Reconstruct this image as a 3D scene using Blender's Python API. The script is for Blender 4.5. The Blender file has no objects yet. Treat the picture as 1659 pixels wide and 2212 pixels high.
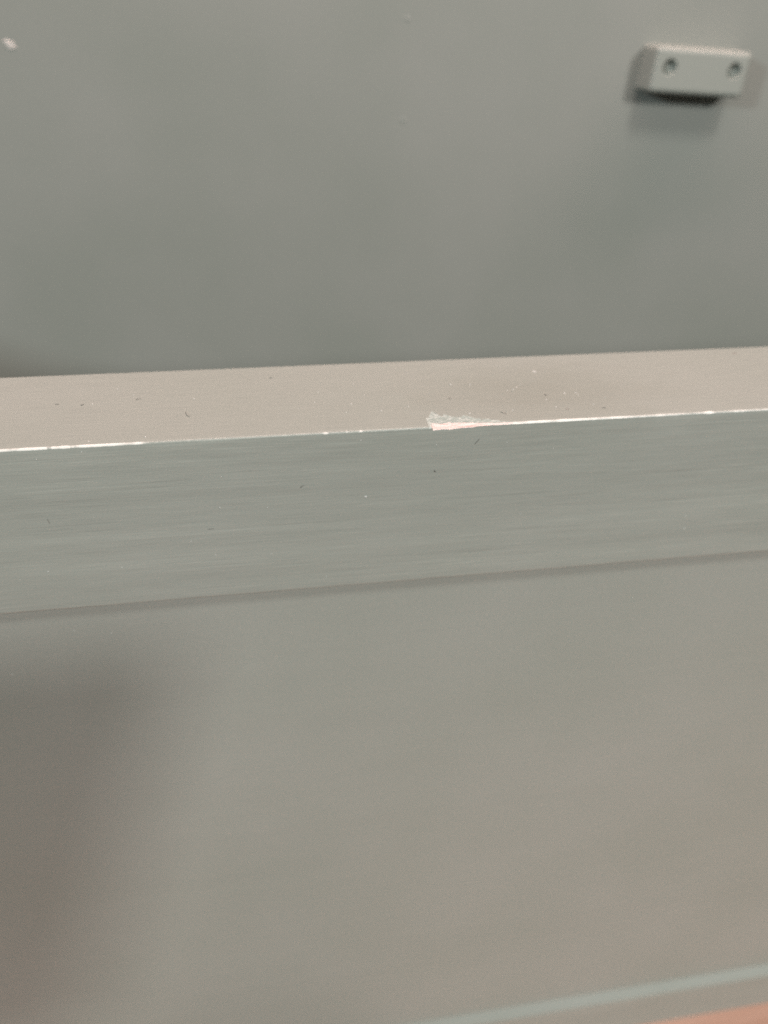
import bpy, bmesh, math, random
from mathutils import Vector, Matrix, noise

random.seed(7)
MM = 0.001
scene = bpy.context.scene
C = scene.collection

# ------------------------------------------------------------------ camera
cam_d = bpy.data.cameras.new('camera')
cam = bpy.data.objects.new('camera', cam_d)
C.objects.link(cam)
right = Vector((0.98665237, -0.1611513, 0.02339587))
up = Vector((0.06845476, 0.54082621, 0.83834417))
fwd = Vector((0.14775336, 0.8255527, -0.54463904))
M = Matrix((right, up, -fwd)).transposed().to_4x4()
M.translation = Vector((0, -160.3, 83.0)) * MM
cam.matrix_world = M
cam_d.sensor_fit = 'VERTICAL'
cam_d.sensor_height = 36
cam_d.sensor_width = 27
cam_d.lens = 1700 / 2212 * 36
cam_d.clip_start = 0.005
cam_d.clip_end = 50
cam_d.dof.use_dof = True
cam_d.dof.focus_distance = 0.1765
cam_d.dof.aperture_fstop = 8.3
scene.camera = cam

# ------------------------------------------------------------------ world
w = bpy.data.worlds.new('World')
scene.world = w
w.use_nodes = True
bg = w.node_tree.nodes['Background']
bg.inputs['Color'].default_value = (0.86, 1.0, 1.0, 1)
bg.inputs['Strength'].default_value = 0.08

# ------------------------------------------------------------------ room lamps (ceiling)
def lamp(name, loc, size, power, col, target=(0.04, 0.05, -0.05)):
    d = bpy.data.lights.new(name, 'AREA')
    d.shape = 'DISK'
    d.size = size
    d.energy = power
    d.color = col
    o = bpy.data.objects.new(name, d)
    o.location = loc
    o.rotation_euler = (Vector(target) - Vector(loc)).to_track_quat('-Z', 'Y').to_euler()
    C.objects.link(o)
    return o

lamp('ceiling_lamp', (-3.65, -2.7, 1.32), 0.48, 98, (0.81, 0.95, 1.0))
lamp('ceiling_lamp', (1.45, -2.9, 1.38), 0.56, 70, (1.0, 0.985, 0.955))
lamp('ceiling_lamp', (0.25, -1.12, 1.88), 0.46, 22, (1.0, 1.0, 0.96))
strip = lamp('strip_light', (0.10, 0.130, 0.50), 0.90, 3.9, (1.0, 0.70, 0.65), (0.10, 0.018, -0.05))
strip.data.shape = 'RECTANGLE'
strip.data.size, strip.data.size_y = 0.90, 0.06
strip.rotation_euler = (0, 0, 0)

scene.view_settings.view_transform = 'Standard'
scene.view_settings.look = 'None'
scene.view_settings.gamma = 1
scene.view_settings.use_curve_mapping = False
scene.view_settings.exposure = -0.06
scene.render.engine = 'CYCLES'
scene.cycles.use_denoising = False
scene.cycles.max_bounces = 8
scene.cycles.diffuse_bounces = 5

# ------------------------------------------------------------------ helpers
def tag(o, label=None, cat=None, group=None, kind=None):
    if label: o['label'] = label
    if cat: o['category'] = cat
    if group: o['group'] = group
    if kind: o['kind'] = kind
    return o

def empty(name, loc=(0, 0, 0)):
    o = bpy.data.objects.new(name, None)
    o.location = loc
    o.empty_display_size = 0.02
    C.objects.link(o)
    return o

def obj(name, me, mats, parent=None, smooth=False):
    if isinstance(me, bmesh.types.BMesh):
        bm = me
        me = bpy.data.meshes.new(name)
        bm.to_mesh(me)
        bm.free()
    for m in (mats if isinstance(mats, (list, tuple)) else [mats]):
        me.materials.append(m)
    if smooth:
        for p in me.polygons: p.use_smooth = True
    o = bpy.data.objects.new(name, me)
    C.objects.link(o)
    if parent: o.parent = parent
    return o

def box_bm(x0, x1, y0, y1, z0, z1, bev=0.0, seg=2):
    bm = bmesh.new()
    vs = [bm.verts.new((x * MM, y * MM, z * MM)) for x in (x0, x1) for y in (y0, y1) for z in (z0, z1)]
    for f in ((0, 1, 3, 2), (4, 6, 7, 5), (0, 4, 5, 1), (2, 3, 7, 6), (0, 2, 6, 4), (1, 5, 7, 3)):
        bm.faces.new([vs[i] for i in f])
    bmesh.ops.recalc_face_normals(bm, faces=bm.faces)
    if bev:
        bmesh.ops.bevel(bm, geom=list(bm.edges), offset=bev * MM, segments=seg, affect='EDGES', profile=0.5)
    return bm

class NT:
    """small node-tree helper"""
    def __init__(self, name):
        self.m = bpy.data.materials.new(name)
        self.m.use_nodes = True
        self.t = self.m.node_tree
        self.n = self.t.nodes
        self.b = self.n['Principled BSDF']
    def add(self, kind, **kw):
        nd = self.n.new(kind)
        for k, v in kw.items():
            if k in nd.inputs: nd.inputs[k].default_value = v
            else: setattr(nd, k, v)
        return nd
    def link(self, a, b): self.t.links.new(a, b)
    def coords(self, scale):
        tc = self.add('ShaderNodeTexCoord')
        mp = self.add('ShaderNodeMapping')
        mp.inputs['Scale'].default_value = scale
        self.link(tc.outputs['Object'], mp.inputs['Vector'])
        return mp.outputs['Vector']
    def noise(self, scale, nscale=1.0, detail=4, rough=0.55):
        nz = self.add('ShaderNodeTexNoise')
        nz.inputs['Scale'].default_value = nscale
        nz.inputs['Detail'].default_value = detail
        nz.inputs['Roughness'].default_value = rough
        self.link(self.coords(scale), nz.inputs['Vector'])
        return nz.outputs['Fac']
    def ramp(self, fac, stops):
        r = self.add('ShaderNodeValToRGB')
        e = r.color_ramp.elements
        while len(e) < len(stops): e.new(0.5)
        for el, (p, c) in zip(e, stops):
            el.position = p
            el.color = c if len(c) == 4 else (*c, 1)
        self.link(fac, r.inputs['Fac'])
        return r.outputs['Color']
    def mix(self, fac, a, b, mode='MIX'):
        mx = self.add('ShaderNodeMix', data_type='RGBA', blend_type=mode)
        for s, v in ((mx.inputs[0], fac), (mx.inputs[6], a), (mx.inputs[7], b)):
            if isinstance(v, (int, float)): s.default_value = v
            elif isinstance(v, tuple): s.default_value = (*v, 1) if len(v) == 3 else v
            else: self.link(v, s)
        return mx.outputs[2]
    def math(self, op, a, b=0.0, clamp=False):
        mt = self.add('ShaderNodeMath', operation=op, use_clamp=clamp)
        for s, v in ((mt.inputs[0], a), (mt.inputs[1], b)):
            if isinstance(v, (int, float)): s.default_value = v
            else: self.link(v, s)
        return mt.outputs[0]
    def bump(self, h, strength, dist, normal=None):
        bp = self.add('ShaderNodeBump')
        bp.inputs['Strength'].default_value = strength
        bp.inputs['Distance'].default_value = dist
        self.link(h, bp.inputs['Height'])
        if normal is not None: self.link(normal, bp.inputs['Normal'])
        return bp.outputs['Normal']

PAINT = (0.286, 0.300, 0.264)

def paint_material(name, grain=0.0, wear=False, mottled=1.0, tint=PAINT, rough=0.37):
    t = NT(name)
    # faint uneven film thickness of brushed satin paint
    cloud = t.noise((14, 14, 14), 1.0, 3, 0.5)
    c = t.mix(t.ramp(cloud, [(0.35, (0, 0, 0)), (0.68, (1, 1, 1))]),
              tuple(v * (1 - 0.030 * mottled) for v in tint),
              (tint[0] * (1 + 0.040 * mottled), tint[1] * (1 + 0.022 * mottled), tint[2] * (1 + 0.035 * mottled)))
    fine = t.noise((2600, 2600, 2600), 1.0, 2, 0.6)
    c = t.mix(0.55, c, t.ramp(fine, [(0.3, (0.455, 0.455, 0.455)), (0.7, (0.545, 0.545, 0.545))]), 'OVERLAY')
    nrm = t.bump(fine, 0.12, 0.00004)
    if grain:
        geo = t.add('ShaderNodeNewGeometry')
        sep = t.add('ShaderNodeSeparateXYZ')
        t.link(geo.outputs['True Normal'], sep.inputs[0])
        upright = t.math('SUBTRACT', 1.0, t.math('MULTIPLY', sep.outputs['Z'], 0.88), True)   # top face is finer sanded
        warp = t.noise((14, 120, 120), 1.0, 3, 0.6)
        g1 = t.noise((34, 1500, 1500), 1.0, 5, 0.65)
        g2 = t.noise((85, 3200, 3200), 1.0, 3, 0.6)
        g3 = t.noise((5, 170, 170), 1.0, 4, 0.6)
        g4 = t.noise((11, 520, 520), 1.0, 2, 0.5)
        mask = t.ramp(warp, [(0.36, (0.12, 0.12, 0.12)), (0.64, (1, 1, 1))])
        amt = t.math('MULTIPLY', t.math('MULTIPLY', mask, upright), grain)
        line = t.ramp(g1, [(0.26, (0.34, 0.34, 0.34)), (0.42, (0.485, 0.485, 0.485)), (0.58, (0.515, 0.515, 0.515)), (0.74, (0.64, 0.64, 0.64))])
        c = t.mix(1.0, c, t.mix(amt, (0.5, 0.5, 0.5), line), 'OVERLAY')
        # a few longer dark open-grain lines
        lng = t.ramp(g4, [(0.24, (0.36, 0.36, 0.36)), (0.34, (0.5, 0.5, 0.5))])
        c = t.mix(t.math('MULTIPLY', upright, 0.5 * grain), c, lng, 'OVERLAY')
        c = t.mix(t.math('MULTIPLY', upright, 0.85 * grain), c, t.ramp(g3, [(0.3, (0.45, 0.45, 0.45)), (0.7, (0.55, 0.55, 0.55))]), 'OVERLAY')
        c = t.mix(0.4 * grain, c, t.ramp(g2, [(0.3, (0.42, 0.42, 0.42)), (0.7, (0.58, 0.58, 0.58))]), 'OVERLAY')
        hgt = t.math('MULTIPLY', g1, amt)
        nrm = t.bump(hgt, 0.40, 0.00022, nrm)
        nrm = t.bump(g2, 0.22 * grain, 0.00008, nrm)
    if wear:
        def att(a):
            n = t.add('ShaderNodeAttribute', attribute_name=a)
            return n.outputs['Fac']
        jag = t.noise((900, 1400, 1400), 1.0, 4, 0.65)
        fib = t.noise((160, 2600, 2600), 1.0, 3, 0.6)
        def sharp(a, k=0.5, wd=0.10, amp=0.9):
            v = t.math('ADD', a, t.math('MULTIPLY', t.math('SUBTRACT', jag, 0.5), amp))
            return t.ramp(v, [(k - wd, (0, 0, 0)), (k + wd, (1, 1, 1))])
        # soft shade painted into the top face's colour beyond the chip
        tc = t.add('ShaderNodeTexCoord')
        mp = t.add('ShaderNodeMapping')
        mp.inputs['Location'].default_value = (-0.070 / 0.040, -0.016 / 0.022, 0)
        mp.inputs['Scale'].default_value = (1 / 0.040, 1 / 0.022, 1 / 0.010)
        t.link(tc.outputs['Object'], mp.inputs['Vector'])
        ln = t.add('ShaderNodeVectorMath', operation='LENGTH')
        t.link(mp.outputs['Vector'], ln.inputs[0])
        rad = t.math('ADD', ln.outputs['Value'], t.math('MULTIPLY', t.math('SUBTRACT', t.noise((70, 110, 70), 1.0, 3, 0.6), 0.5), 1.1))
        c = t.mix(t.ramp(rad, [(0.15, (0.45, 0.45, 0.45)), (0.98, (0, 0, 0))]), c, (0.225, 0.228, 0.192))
        a_pr, a_wo, a_ed = att('primer'), att('wood'), att('worn')
        prim = t.ramp(jag, [(0.36, (0.27, 0.315, 0.285)), (0.52, (0.34, 0.385, 0.35)), (0.66, (0.52, 0.54, 0.50))])
        wood = t.ramp(fib, [(0.34, (0.48, 0.33, 0.29)), (0.46, (0.64, 0.50, 0.46)), (0.66, (0.70, 0.60, 0.56))])
        c = t.mix(sharp(a_pr, 0.5, 0.06), c, prim)
        c = t.mix(sharp(a_ed, 0.52, 0.26, 0.45), c, (0.68, 0.66, 0.61))
        wm = sharp(a_wo, 0.5, 0.12)
        c = t.mix(wm, c, wood)
        t.link(t.math('ADD', t.math('MULTIPLY', wm, 0.35), rough, True), t.b.inputs['Roughness'])
        nrm = t.bump(t.math('MULTIPLY', jag, a_pr), 0.5, 0.0002, nrm)
    else:
        t.b.inputs['Roughness'].default_value = rough
    t.link(c, t.b.inputs['Base Color'])
    t.link(nrm, t.b.inputs['Normal'])
    t.b.inputs['Specular IOR Level'].default_value = 0.45
    return t.m

def plain(name, col, rough=0.6, metal=0.0, var=0.12, scale=900):
    t = NT(name)
    nz = t.noise((scale,) * 3, 1.0, 3, 0.6)
    t.link(t.mix(nz, tuple(v * (1 - var) for v in col), tuple(min(1, v * (1 + var)) for v in col)), t.b.inputs['Base Color'])
    t.b.inputs['Roughness'].default_value = rough
    t.b.inputs['Metallic'].default_value = metal
    return t.m

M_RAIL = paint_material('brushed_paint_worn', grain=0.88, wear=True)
M_RAIL2 = paint_material('brushed_paint', grain=0.7)
M_PANEL = paint_material('smooth_paint', grain=0.12, mottled=1.2)
M_WALL = paint_material('wall_paint', grain=0.0, mottled=1.3, tint=(0.226, 0.236, 0.208), rough=0.5)
M_BLOCK = paint_material('painted_plastic', grain=0.0, mottled=0.6, tint=(0.272, 0.284, 0.250), rough=0.4)
M_WHITE = plain('white_dust', (0.54, 0.53, 0.50), 0.8)
M_PALE = plain('pale_paint_flake', (0.36, 0.36, 0.335), 0.7)
M_SPOT = plain('bare_filler_spot', (0.50, 0.46, 0.42), 0.8, scale=400)
M_LINT = plain('dark_lint', (0.16, 0.155, 0.14), 0.8)
M_SMUDGE = plain('grey_smudge', (0.20, 0.19, 0.165), 0.7)
M_SCREW = plain('painted_screw', (0.30, 0.31, 0.275), 0.35, 0.0)

def wood_floor(name):
    t = NT(name)
    g = t.noise((7, 160, 160), 1.0, 6, 0.65)
    f = t.noise((60, 1500, 1500), 1.0, 4, 0.6)
    c = t.ramp(g, [(0.30, (0.50, 0.255, 0.175)), (0.50, (0.61, 0.335, 0.245)), (0.70, (0.70, 0.42, 0.325))])
    c = t.mix(0.5, c, t.ramp(f, [(0.3, (0.42, 0.42, 0.42)), (0.7, (0.58, 0.58, 0.58))]), 'OVERLAY')
    t.link(c, t.b.inputs['Base Color'])
    t.link(t.bump(f, 0.25, 0.0003), t.b.inputs['Normal'])
    t.b.inputs['Roughness'].default_value = 0.45
    return t.m
M_FLOOR = wood_floor('salmon_wood')
M_SUB = plain('dark_subfloor', (0.05, 0.035, 0.03), 0.9)

# ------------------------------------------------------------------ dimensions (mm)
RAIL_D, RAIL_H, REC = 40.2, 45.0, 3.2
LEDGE, FLOOR = -300.7, -330.2
WALL_Y = 219.0
XL, XR = -288.0, 620.0

# ------------------------------------------------------------------ setting
wall = obj('wall', box_bm(-1500, 1800, WALL_Y, WALL_Y + 60, FLOOR, 900), M_WALL)
tag(wall, 'flat grey-green painted wall behind the rail', None, kind='structure')

def flake_bm(rx, ry, th, n=9, jag=0.3, seed=0):
    """thin irregular flake lying in XY, th thick"""
    rnd = random.Random(seed)
    bm = bmesh.new()
    top, bot = [], []
    for i in range(n):
        a = 2 * math.pi * i / n
        k = 1 - jag * rnd.random()
        x, y = rx * k * math.cos(a), ry * k * math.sin(a)
        bot.append(bm.verts.new((x * MM, y * MM, -0.02 * MM)))
        top.append(bm.verts.new((x * 0.78 * MM, y * 0.78 * MM, th * MM)))
    ct = bm.verts.new((0, 0, th * 1.25 * MM))
    for i in range(n):
        j = (i + 1) % n
        bm.faces.new((bot[i], bot[j], top[j], top[i]))
        bm.faces.new((top[i], top[j], ct))
    bmesh.ops.recalc_face_normals(bm, faces=bm.faces)
    return bm

ROT_FRONT = Matrix.Rotation(math.pi / 2, 4, 'X')      # local +Z -> world -Y

nick = obj('paint_nick', flake_bm(2.7, 1.7, 0.25, 11, 0.35, 3), M_SPOT, wall)
nick.matrix_world = Matrix.Translation(Vector((-86.9, WALL_Y, 65.0)) * MM) @ ROT_FRONT @ Matrix.Rotation(-0.6, 4, 'Z')
nick['label'] = 'pale bare nick in the wall paint'
for i, (x, z, rx, ry) in enumerate(((71.9, 77, 2.4, 1.2), (71.4, 38.9, 2.0, 1.4))):
    n2 = obj('paint_bump', flake_bm(rx, ry, 0.07, 11, 0.3, 20 + i), M_WALL, wall, True)
    n2.matrix_world = Matrix.Translation(Vector((x, WALL_Y, z)) * MM) @ ROT_FRONT

floor = obj('floor', box_bm(-1500, 1800, -362, WALL_Y, FLOOR - 40, FLOOR - 18), M_SUB)
tag(floor, 'salmon wooden floor at the foot of the panel', None, kind='structure')
pl_me = None
k = 0
for r in range(3):
    y1 = 4 - r * 122
    if pl_me is None:
        o = obj('plank', box_bm(-1450, 1750, -121.2, 0, -17.99, 0, 0.6), M_FLOOR, floor)
        pl_me = o.data
    else:
        o = bpy.data.objects.new('plank', pl_me)
        C.objects.link(o)
        o.parent = floor
    o.location = (random.uniform(-.04, .04), y1 * MM, FLOOR * MM)

# ------------------------------------------------------------------ panelled front
front = empty('cupboard_front', (0.1, 0, FLOOR * MM))
tag(front, 'grey-green painted panelled cupboard front with a worn, chipped top rail', 'cupboard front')
INV = Matrix.Translation(-front.location)

def child(name, me, mats, parent=front, smooth=False):
    o = obj(name, me, mats, None, smooth)
    o.parent = parent
    if parent is front: o.matrix_parent_inverse = INV
    return o

# --- top rail: a lofted section, fine near the worn arris
CHIP0, CHIP1 = 39.4, 66.0
def smooth01(a, b, x):
    t = max(0.0, min(1.0, (x - a) / (b - a)))
    return t * t * (3 - 2 * t)
def n1(x, s, off=0.0):
    return noise.noise(Vector((x * s, off, 3.7 + off)))

def chip_cut(x):
    """depth of the splintered-off arris, mm (y + |z| < c is cut away)"""
    if x < CHIP0: return 0.0
    rise = smooth01(CHIP0, CHIP0 + 0.5, x)
    body = 0.78 * (1 - smooth01(CHIP0 + 4, CHIP0 + 15, x)) + 0.55 * (1 - smooth01(CHIP0 + 10, CHIP1, x))
    return rise * body * (1 + 0.22 * n1(x, 0.9, 9) + 0.12 * n1(x, 3.1, 5))

# jagged upper outline of the scraped patch on the top face: (x, y)
SCRAPE = [(39.0, 0.0), (39.2, 3.2), (38.9, 4.6), (39.7, 4.9), (39.9, 5.6), (41.2, 8.4), (42.4, 6.2), (42.9, 5.0),
          (43.4, 5.6), (43.6, 6.6), (45.2, 5.0), (46.6, 4.4), (47.6, 4.5), (48.3, 5.4), (49.8, 4.3), (50.8, 3.4),
          (51.6, 3.2), (52.2, 2.5), (53.0, 3.0), (54.0, 2.6), (54.6, 1.9), (55.6, 2.1), (56.4, 1.2), (58.0, 0.9), (60, 0.35), (63, 0.0)]
def scrape_y(x):
    if x <= SCRAPE[0][0] - 0.3 or x >= SCRAPE[-1][0]: return -1.0
    # outline is near single-valued in x
    pts = SCRAPE
    best = 0.0
    for (xa, ya), (xb, yb) in zip(pts, pts[1:]):
        lo, hi = min(xa, xb), max(xa, xb)
        if lo <= x <= hi and hi > lo:
            best = max(best, ya + (yb - ya) * (x - xa) / (xb - xa))
    return best

def worn_amount(x):
    """how far paint is rubbed off the arris, mm of width either side"""
    v = 0.07 + 0.08 * n1(x, 0.5, 2)
    v += 0.38 * (1 - smooth01(-29, -20, x)) * (0.85 + 0.5 * n1(x, 0.35, 4))
    if -46 < x < -45.2 or -41.3 < x < -40.9: v *= 0.6
    v += 0.08 * smooth01(-2, 6, x) * (1 - smooth01(36, 39.3, x)) * (0.6 + 1.0 * n1(x, 0.55, 5))
    v += 0.34 * smooth01(CHIP0 + 8, CHIP0 + 20, x) * (1 - 0.42 * smooth01(72, 104, x)) * (0.95 + 0.35 * n1(x, 0.4, 6))
    for cx, wd, am in ((14.8, 0.7, 0.25), (19.5, 0.4, 0.2), (22.8, 0.5, 0.25), (109.5, 0.9, 0.25), (-10, 0.6, 0.12)):
        v += am * math.exp(-((x - cx) / wd) ** 2)
    return max(0.02, v)

R_A = 0.55
prof = []                                   # (y, z, s) s = signed arc distance from arris
for z in (-RAIL_H + 0.35, -RAIL_H + 0.9, -RAIL_H + 3, -36, -28, -20, -14, -10, -7.5, -6):
    prof.append((0.0, z))
z = -5.0
while z < -R_A - 0.01:
    prof.append((0.0, z)); z += 0.3
for i in range(7):
    a = math.pi / 2 * i / 6
    prof.append((R_A * (1 - math.cos(a)), -R_A + R_A * math.sin(a)))
y = R_A + 0.25
while y < 9.0:
    prof.append((y, 0.0)); y += 0.25
for y in (9.5, 10.5, 12.5, 16, 21, 26, 31, 35.5, 38, 39.2, 39.7):
    prof.append((y, 0.0))
for i in range(1, 4):
    a = math.pi / 2 * i / 3
    prof.append((RAIL_D - 0.5 + 0.5 * math.sin(a), -0.5 + 0.5 * math.cos(a)))
prof.append((RAIL_D, -RAIL_H / 2))
prof.append((RAIL_D, -RAIL_H))
prof.append((0.35, -RAIL_H))
prof.append((0.10, -RAIL_H + 0.10))

xs = []
x = XL
while x < XR:
    xs.append(x)
    if -62 < x < 134: x += 0.22 if not 38.4 < x < 60 else 0.12
    else: x += 6.0
xs.append(XR)

verts, prim_a, wood_a, worn_a = [], [], [], []
for x in xs:
    cc = chip_cut(x)
    sy = scrape_y(x)
    wv = worn_amount(x)
    jit = 0.10 * n1(x, 0.8, 1) + 0.05 * n1(x, 2.7, 8)
    for (y, z) in prof:
        pr = wo = ed = 0.0
        yy, zz = y, z
        visible_edge = (y < 9.2 and z > -6.0)
        if visible_edge:
            t = y - z
            # softly uneven arris
            if t < 1.6:
                k = (1 - t / 1.6) * (0.10 + jit + 0.22 * min(1.0, wv))
                if k > 0: yy += k * 0.5; zz -= k * 0.5
            t = 0.80 * y - 1.7 * z
            if cc > 0 and t < cc:
                dlt = (cc - t) * 0.42
                yy = y + dlt + 0.10 * noise.noise(Vector((x * 0.5, y * 4, z * 4)))
                zz = z - dlt - 0.05
                wo = 1.0
            elif cc > 0 and t < cc + 0.3:
                wo = 1 - (t - cc) / 0.3
            if sy > 0 and z > -0.3 and y < sy + 0.6:
                pr = max(0.0, min(1.0, 0.5 + (sy - y) / 0.7))
                zz -= 0.13 * min(1.0, pr * 1.2) + 0.06 * pr * noise.noise(Vector((x * 1.3, y * 1.6, 2)))
            arc = y - z
            ed = max(0.0, min(1.0, 0.5 + (wv - arc * (0.8 if z > -R_A else 1.05)) / 0.45))
        # faint brush-wave of the faces
        if z < -R_A and y == 0.0:
            yy += 0.02 * noise.noise(Vector((x * 0.015, z * 0.35, 0)))
        if z <= -RAIL_H + 0.9 and y < 1:
            zz += 0.10 * n1(x, 0.25, 12)
        verts.append((x * MM, yy * MM, zz * MM))
        prim_a.append(pr); wood_a.append(wo); worn_a.append(ed)
NP = len(prof)
faces = []
for i in range(len(xs) - 1):
    for j in range(NP):
        j2 = (j + 1) % NP
        faces.append((i * NP + j, (i + 1) * NP + j, (i + 1) * NP + j2, i * NP + j2))
faces.append(tuple(range(NP - 1, -1, -1))[::-1])
faces.append(tuple((len(xs) - 1) * NP + j for j in range(NP))[::-1])
me = bpy.data.meshes.new('top_rail')
me.from_pydata(verts, [], faces)
for nm, arr in (('primer', prim_a), ('wood', wood_a), ('worn', worn_a)):
    at = me.attributes.new(nm, 'FLOAT', 'POINT')
    at.data.foreach_set('value', arr)
bm = bmesh.new(); bm.from_mesh(me)
bmesh.ops.recalc_face_normals(bm, faces=bm.faces)
for e in bm.edges:
    if len(e.link_faces) == 2 and e.calc_face_angle(0) > 0.9: e.smooth = False
bm.to_mesh(me); bm.free()
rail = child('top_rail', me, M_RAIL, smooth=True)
rail['label'] = 'top rail with brushed grain and paint chipped off its front edge'

# --- recessed panel and bottom rail
panel = child('recessed_panel', box_bm(XL, XR, REC, REC + 9, LEDGE - 8, -RAIL_H + 8), M_PANEL)
bb = bmesh.new()                            # section with a sloped top edge falling forward from the panel
sec = [(0, FLOOR), (0, LEDGE - 0.9), (REC + 0.4, LEDGE + 3.8), (RAIL_D, LEDGE + 3.8), (RAIL_D, FLOOR)]
ends = [[bb.verts.new((x * MM, y * MM, z * MM)) for y, z in sec] for x in (XL, XR)]
bb.faces.new(ends[0]); bb.faces.new(ends[1][::-1])
for j in range(5):
    bb.faces.new((ends[0][j], ends[0][(j + 1) % 5], ends[1][(j + 1) % 5], ends[1][j]))
bmesh.ops.recalc_face_normals(bb, faces=bb.faces)
ed = [e for e in bb.edges if all(abs(v.co.y) < 1e-6 and v.co.z > (LEDGE - 2) * MM for v in e.verts)]
bmesh.ops.bevel(bb, geom=ed, offset=0.7 * MM, segments=4, affect='EDGES', profile=0.5)
bottom = child('bottom_rail', bb, M_RAIL2)
# side board closing the compartment out of the left of the frame
side = child('side_board', box_bm(XL + 1, XL + 19, RAIL_D + 0.5, WALL_Y - 0.5, FLOOR, -2, 0.8), M_RAIL2)
side2 = child('side_board', box_bm(XR - 19, XR - 1, RAIL_D + 0.5, WALL_Y - 0.5, FLOOR, -2, 0.8), M_RAIL2)

# ------------------------------------------------------------------ fixing block on the wall
blk = empty('fixing_block', (200.8 * MM, WALL_Y * MM, 59.9 * MM))
blk.rotation_euler = (0, math.radians(2.5), 0)
tag(blk, 'small grey plastic fixing block with two screw holes on the wall', 'fixing block')
BW, BH, BD = 45.4, 18.3, 14.0
bmb = bmesh.new()
vs = []
for (y, sx, sz) in ((0.0, 1.0, 1.0), (-BD, 0.985, 0.97)):
    for sgx, sgz in ((-1, -1), (1, -1), (1, 1), (-1, 1)):
        vs.append(bmb.verts.new((sgx * BW / 2 * sx * MM, y * MM, sgz * BH / 2 * sz * MM)))
for f in ((3, 2, 1, 0), (4, 5, 6, 7), (0, 1, 5, 4), (1, 2, 6, 5), (2, 3, 7, 6), (3, 0, 4, 7)):
    bmb.faces.new([vs[i] for i in f])
bmesh.ops.recalc_face_normals(bmb, faces=bmb.faces)
eds = [e for e in bmb.edges if not all(v.co.y > -0.1 * MM for v in e.verts)]
bmesh.ops.bevel(bmb, geom=eds, offset=1.9 * MM, segments=5, affect='EDGES', profile=0.5)
body = obj('block_body', bmb, M_BLOCK, blk)
HOLES = ((-15.2, 1.3), (15.4, 1.5))
cut_bm = bmesh.new()
for hx, hz in HOLES:
    for r1, r2, dep, y0 in ((3.5, 1.9, 3.4, -BD - 0.6),):
        res = bmesh.ops.create_cone(cut_bm, cap_ends=True, segments=28, radius1=r2 * MM, radius2=r1 * MM, depth=(dep + 0.6) * MM)
        mt = Matrix.Translation(Vector((hx, y0 + (dep + 0.6) / 2, hz)) * MM) @ Matrix.Rotation(math.pi / 2, 4, 'X')
        bmesh.ops.transform(cut_bm, matrix=mt, verts=res['verts'])
cutter = obj('cutter', cut_bm, M_BLOCK)
cutter.parent = blk
md = body.modifiers.new('b', 'BOOLEAN')
md.operation = 'DIFFERENCE'
md.solver = 'EXACT'
md.object = cutter
bpy.context.view_layer.update()
ev = body.evaluated_get(bpy.context.evaluated_depsgraph_get())
newme = bpy.data.meshes.new_from_object(ev)
body.modifiers.clear()
body.data = newme
bpy.data.objects.remove(cutter, do_unlink=True)
# screws sitting at the bottom of the holes
sb = bmesh.new()
r = bmesh.ops.create_cone(sb, cap_ends=True, segments=24, radius1=1.75 * MM, radius2=1.5 * MM, depth=1.2 * MM)
bmesh.ops.rotate(sb, verts=sb.verts, cent=(0, 0, 0), matrix=Matrix.Rotation(math.pi / 2, 3, 'X'))
cap = [f for f in sb.faces if len(f.verts) > 4 and f.calc_center_median().y < 0]
ins = bmesh.ops.inset_region(sb, faces=cap, thickness=0.7 * MM, depth=-0.6 * MM)
sme = None
for hx, hz in HOLES:
    if sme is None:
        so = obj('screw', sb, M_SCREW, blk)
        sme = so.data
    else:
        so = bpy.data.objects.new('screw', sme)
        C.objects.link(so)
        so.parent = blk
    so.location = Vector((hx, -BD + 3.4 - 0.62, hz)) * MM

# ------------------------------------------------------------------ dust, lint and paint nibs (mm positions on the surfaces)
TOP_DARK = [(-28.2, 23.0, 1.6), (-16.1, 11.5, 3.4), (-47.3, 22.1, .9), (-42.2, 20.8, 1.0), (-17.3, 22.6, .6), (-7.0, 17.3, .7),
            (3.9, 32.1, .8), (47.2, 13.9, 1.7), (57.6, 5.9, 2.0), (1.1, 13.8, .7), (72.2, 13.8, .8), (91.8, 18.2, .7), (84.5, 5.1, .9)]
TOP_WHITE = [(-30.3, 25.6, .5), (-34.5, 29.5, .4), (-15.6, 21.8, .5), (-39.4, 21.4, .5), (-25.5, 2.6, .55), (-37.5, 1.9, .6), (-27.8, 11.5, .35),
             (13.6, 16.4, .5), (24.4, 26.3, .4), (26.2, 19.0, .4), (22.4, 14.5, .6), (29.1, 9.9, .7), (36.0, 11.5, .5), (50.1, 6.0, .7), (49.4, 23.2, .8),
             (54.5, 22.5, .6), (64.8, 18.4, .7), (66.1, 19.6, .6), (61.0, 6.5, .5), (15.0, 22.4, .5), (20.6, 9.9, .45), (74.0, 29.1, 1.5),
             (77.3, 14.7, .9), (80.2, 14.6, .6), (80.4, 13.3, .6), (72.3, 7.1, .6), (71.3, 11.5, .6), (82.2, 7.5, .5), (63.2, 18.0, .5), (67.4, 20.9, .5), (86.7, 11.0, .4)]
FRONT_DARK = [(-49.3, -19.6, 1.4), (-12.6, -24.1, 1.6), (50.1, -5.2, 1.9), (9.4, -13.6, 1.5), (2.4, -15.2, .6), (40.7, -11.6, .8)]
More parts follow.
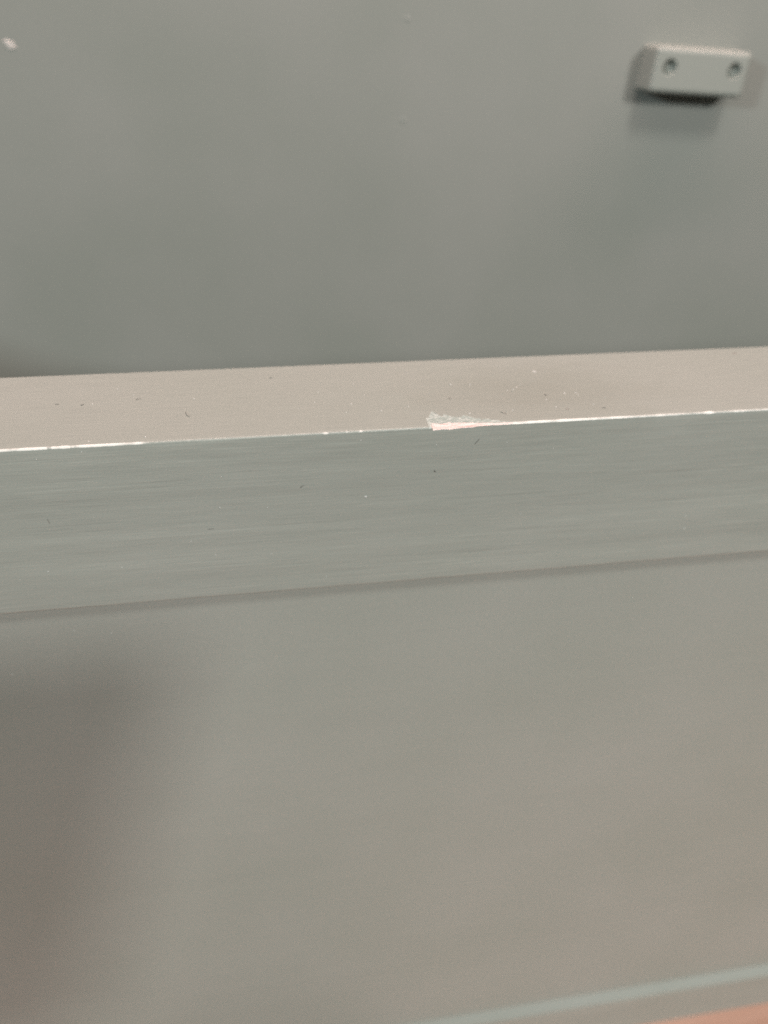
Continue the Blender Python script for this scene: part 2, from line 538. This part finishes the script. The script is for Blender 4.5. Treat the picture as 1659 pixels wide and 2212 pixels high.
FRONT_WHITE = [(-21.7, -7.3, .35), (-9.6, -9.9, .4), (-52.3, -33.1, .6), (-12.9, -31.9, .45), (-10.7, -18.3, .6), (-39.0, -1.5, .5), (-48.7, -2.7, .4),
               (-35.3, -33.4, .45), (-18.3, -27.3, .4), (-59.0, -34.8, .35), (40.9, -4.8, .5), (24.1, -17.9, 1.0), (64.3, -26.1, .5), (0.4, -19.1, .4),
               (0.6, -32.9, .4), (14.1, -41.3, .45), (42.3, -27.4, .4), (22.8, -2.4, .5), (110.6, -30.6, .6), (111.3, -34.7, .7),
               (66.6, -12.6, .35), (58.2, -5.2, .35), (70.2, -7.6, .4), (129.3, -38.5, .4)]
PANEL_WHITE = [(-50.8, -54.7, .5), (-41.9, -56.6, .55), (-68.7, -67.7, .5)]

def add_flakes(bm, pts, frame, thick=0.10, stretch=(1.0, 0.75)):
    for i, (a, b, s) in enumerate(pts):
        f = flake_bm(s * 0.46 * stretch[0], s * 0.46 * stretch[1], thick, 7, 0.45, 100 + i)
        m = frame(a, b) @ Matrix.Rotation(random.uniform(-1.2, 1.2), 4, 'Z')
        bmesh.ops.transform(f, matrix=m, verts=f.verts)
        tmp = bpy.data.meshes.new('t'); f.to_mesh(tmp); f.free(); bm.from_mesh(tmp); bpy.data.meshes.remove(tmp)
TOPF = lambda a, b: Matrix.Translation(Vector((a, b, 0.0)) * MM)
FRONTF = lambda a, b: Matrix.Translation(Vector((a, 0.0, b)) * MM) @ ROT_FRONT
PANELF = lambda a, b: Matrix.Translation(Vector((a, REC, b)) * MM) @ ROT_FRONT

def extra(n, x0, x1, b0, b1, s0, s1, seed):
    rnd = random.Random(seed)
    return [(rnd.uniform(x0, x1), rnd.uniform(b0, b1), s0 + (s1 - s0) * rnd.random() ** 2) for _ in range(n)]

dust = bmesh.new()
add_flakes(dust, TOP_WHITE, TOPF)
add_flakes(dust, FRONT_WHITE, FRONTF)
o = obj('dust_speck', dust, M_WHITE, rail); o['kind'] = 'stuff'
dust = bmesh.new()
add_flakes(dust, extra(60, -60, 70, 2, 38, .2, .42, 5) + extra(60, 8, 95, 3, 34, .2, .5, 6), TOPF)
add_flakes(dust, extra(70, -62, 125, -43, -1, .18, .34, 9), FRONTF)
o = obj('paint_nib', dust, M_PALE, rail); o['kind'] = 'stuff'
dust = bmesh.new()
add_flakes(dust, PANEL_WHITE, PANELF)
o = obj('dust_speck', dust, M_WHITE, panel); o['kind'] = 'stuff'

def add_fibre(bm, frame, a, b, ln, seed):
    """a curled thread, hexagonal tube"""
    rnd = random.Random(seed)
    ang = rnd.uniform(0, math.pi * 2)
    curl = rnd.uniform(-1.6, 1.6) / max(ln, .4)
    pts, px, py = [], 0.0, 0.0
    N = 8
    for i in range(N + 1):
        pts.append((px, py, 0.06 + 0.08 * math.sin(math.pi * i / N)))
        ang += curl * ln / N
        px += math.cos(ang) * ln / N
        py += math.sin(ang) * ln / N
    rings = []
    m = frame(a, b)
    for i, p in enumerate(pts):
        q = pts[min(i + 1, N)]; o_ = pts[max(i - 1, 0)]
        d = Vector((q[0] - o_[0], q[1] - o_[1], 0)).normalized()
        s = Vector((-d.y, d.x, 0)); u_ = Vector((0, 0, 1))
        r_ = (0.048 if ln > 1 else 0.08) * (1.0 - 0.6 * abs(2 * i / N - 1) ** 3)
        ring = []
        for k_ in range(5):
            t_ = 2 * math.pi * k_ / 5
            ring.append(bm.verts.new(m @ ((Vector(p) + (s * math.cos(t_) + u_ * math.sin(t_)) * r_) * MM)))
        rings.append(ring)
    for A, B in zip(rings, rings[1:]):
        for k_ in range(5):
            bm.faces.new((A[k_], A[(k_ + 1) % 5], B[(k_ + 1) % 5], B[k_]))
    bm.faces.new(rings[0][::-1]); bm.faces.new(rings[-1])

lint = bmesh.new()
for i, (a, b, s) in enumerate(p for p in TOP_DARK if p[2] >= .8): add_fibre(lint, TOPF, a, b, s, 40 + i)
for i, (a, b, s) in enumerate(p for p in FRONT_DARK if p[2] >= .8): add_fibre(lint, FRONTF, a, b, s, 80 + i)
bmesh.ops.recalc_face_normals(lint, faces=lint.faces)
o = obj('lint_fibre', lint, M_LINT, rail); o['kind'] = 'stuff'
sm = bmesh.new()
add_flakes(sm, [(136.5, 35.7, 2.6), (74.7, 5.6, 1.6), (109.7, -9999, 1)][:2], TOPF, 0.05, (1.0, .6))
o = obj('smudge', sm, M_SMUDGE, rail); o['kind'] = 'stuff'
for ob in list(rail.children) + list(panel.children):
    ob.matrix_parent_inverse = Matrix.Identity(4)

# ------------------------------------------------------------------ unseen slab on a stand, added to cast the soft shade on the panel
st = empty('shade_caster', (0.016, -0.235, FLOOR * MM))
tag(st, 'dark slab on a slim tripod, added out of view to shade the panel', 'shade caster')
M_DARK = plain('dark_caster_body', (0.035, 0.035, 0.04), 0.35)
M_METAL = plain('caster_metal', (0.10, 0.10, 0.11), 0.4, 0.6)
ph = obj('caster_slab', box_bm(-42, 42, -80, 80, -8, 0, 3.0, 3), M_DARK, st)
PM = M.copy()
PM.translation = Vector((0.016, -0.210, -0.041))
ph.location = PM.translation - st.location
ph.rotation_euler = PM.to_euler()

def tube(name, a, b, r, mat, parent, n=12):
    a, b = Vector(a), Vector(b)
    d = b - a
    bm_ = bmesh.new()
    bmesh.ops.create_cone(bm_, cap_ends=True, segments=n, radius1=r * MM, radius2=r * 0.85 * MM, depth=d.length)
    q = d.to_track_quat('Z', 'Y').to_matrix().to_4x4()
    bmesh.ops.transform(bm_, matrix=Matrix.Translation((a + b) / 2) @ q, verts=bm_.verts)
    return obj(name, bm_, mat, parent, False)
hz = -FLOOR * MM
tube('caster_pole', (0, 0, 0.10), (0, 0, hz - 0.07), 9, M_METAL, st)
for k_ in range(3):
    t_ = 2 * math.pi * k_ / 3 + 0.5
    tube('caster_leg', (0.10 * math.cos(t_), 0.10 * math.sin(t_), 0.004), (0, 0, 0.12), 5, M_METAL, st)
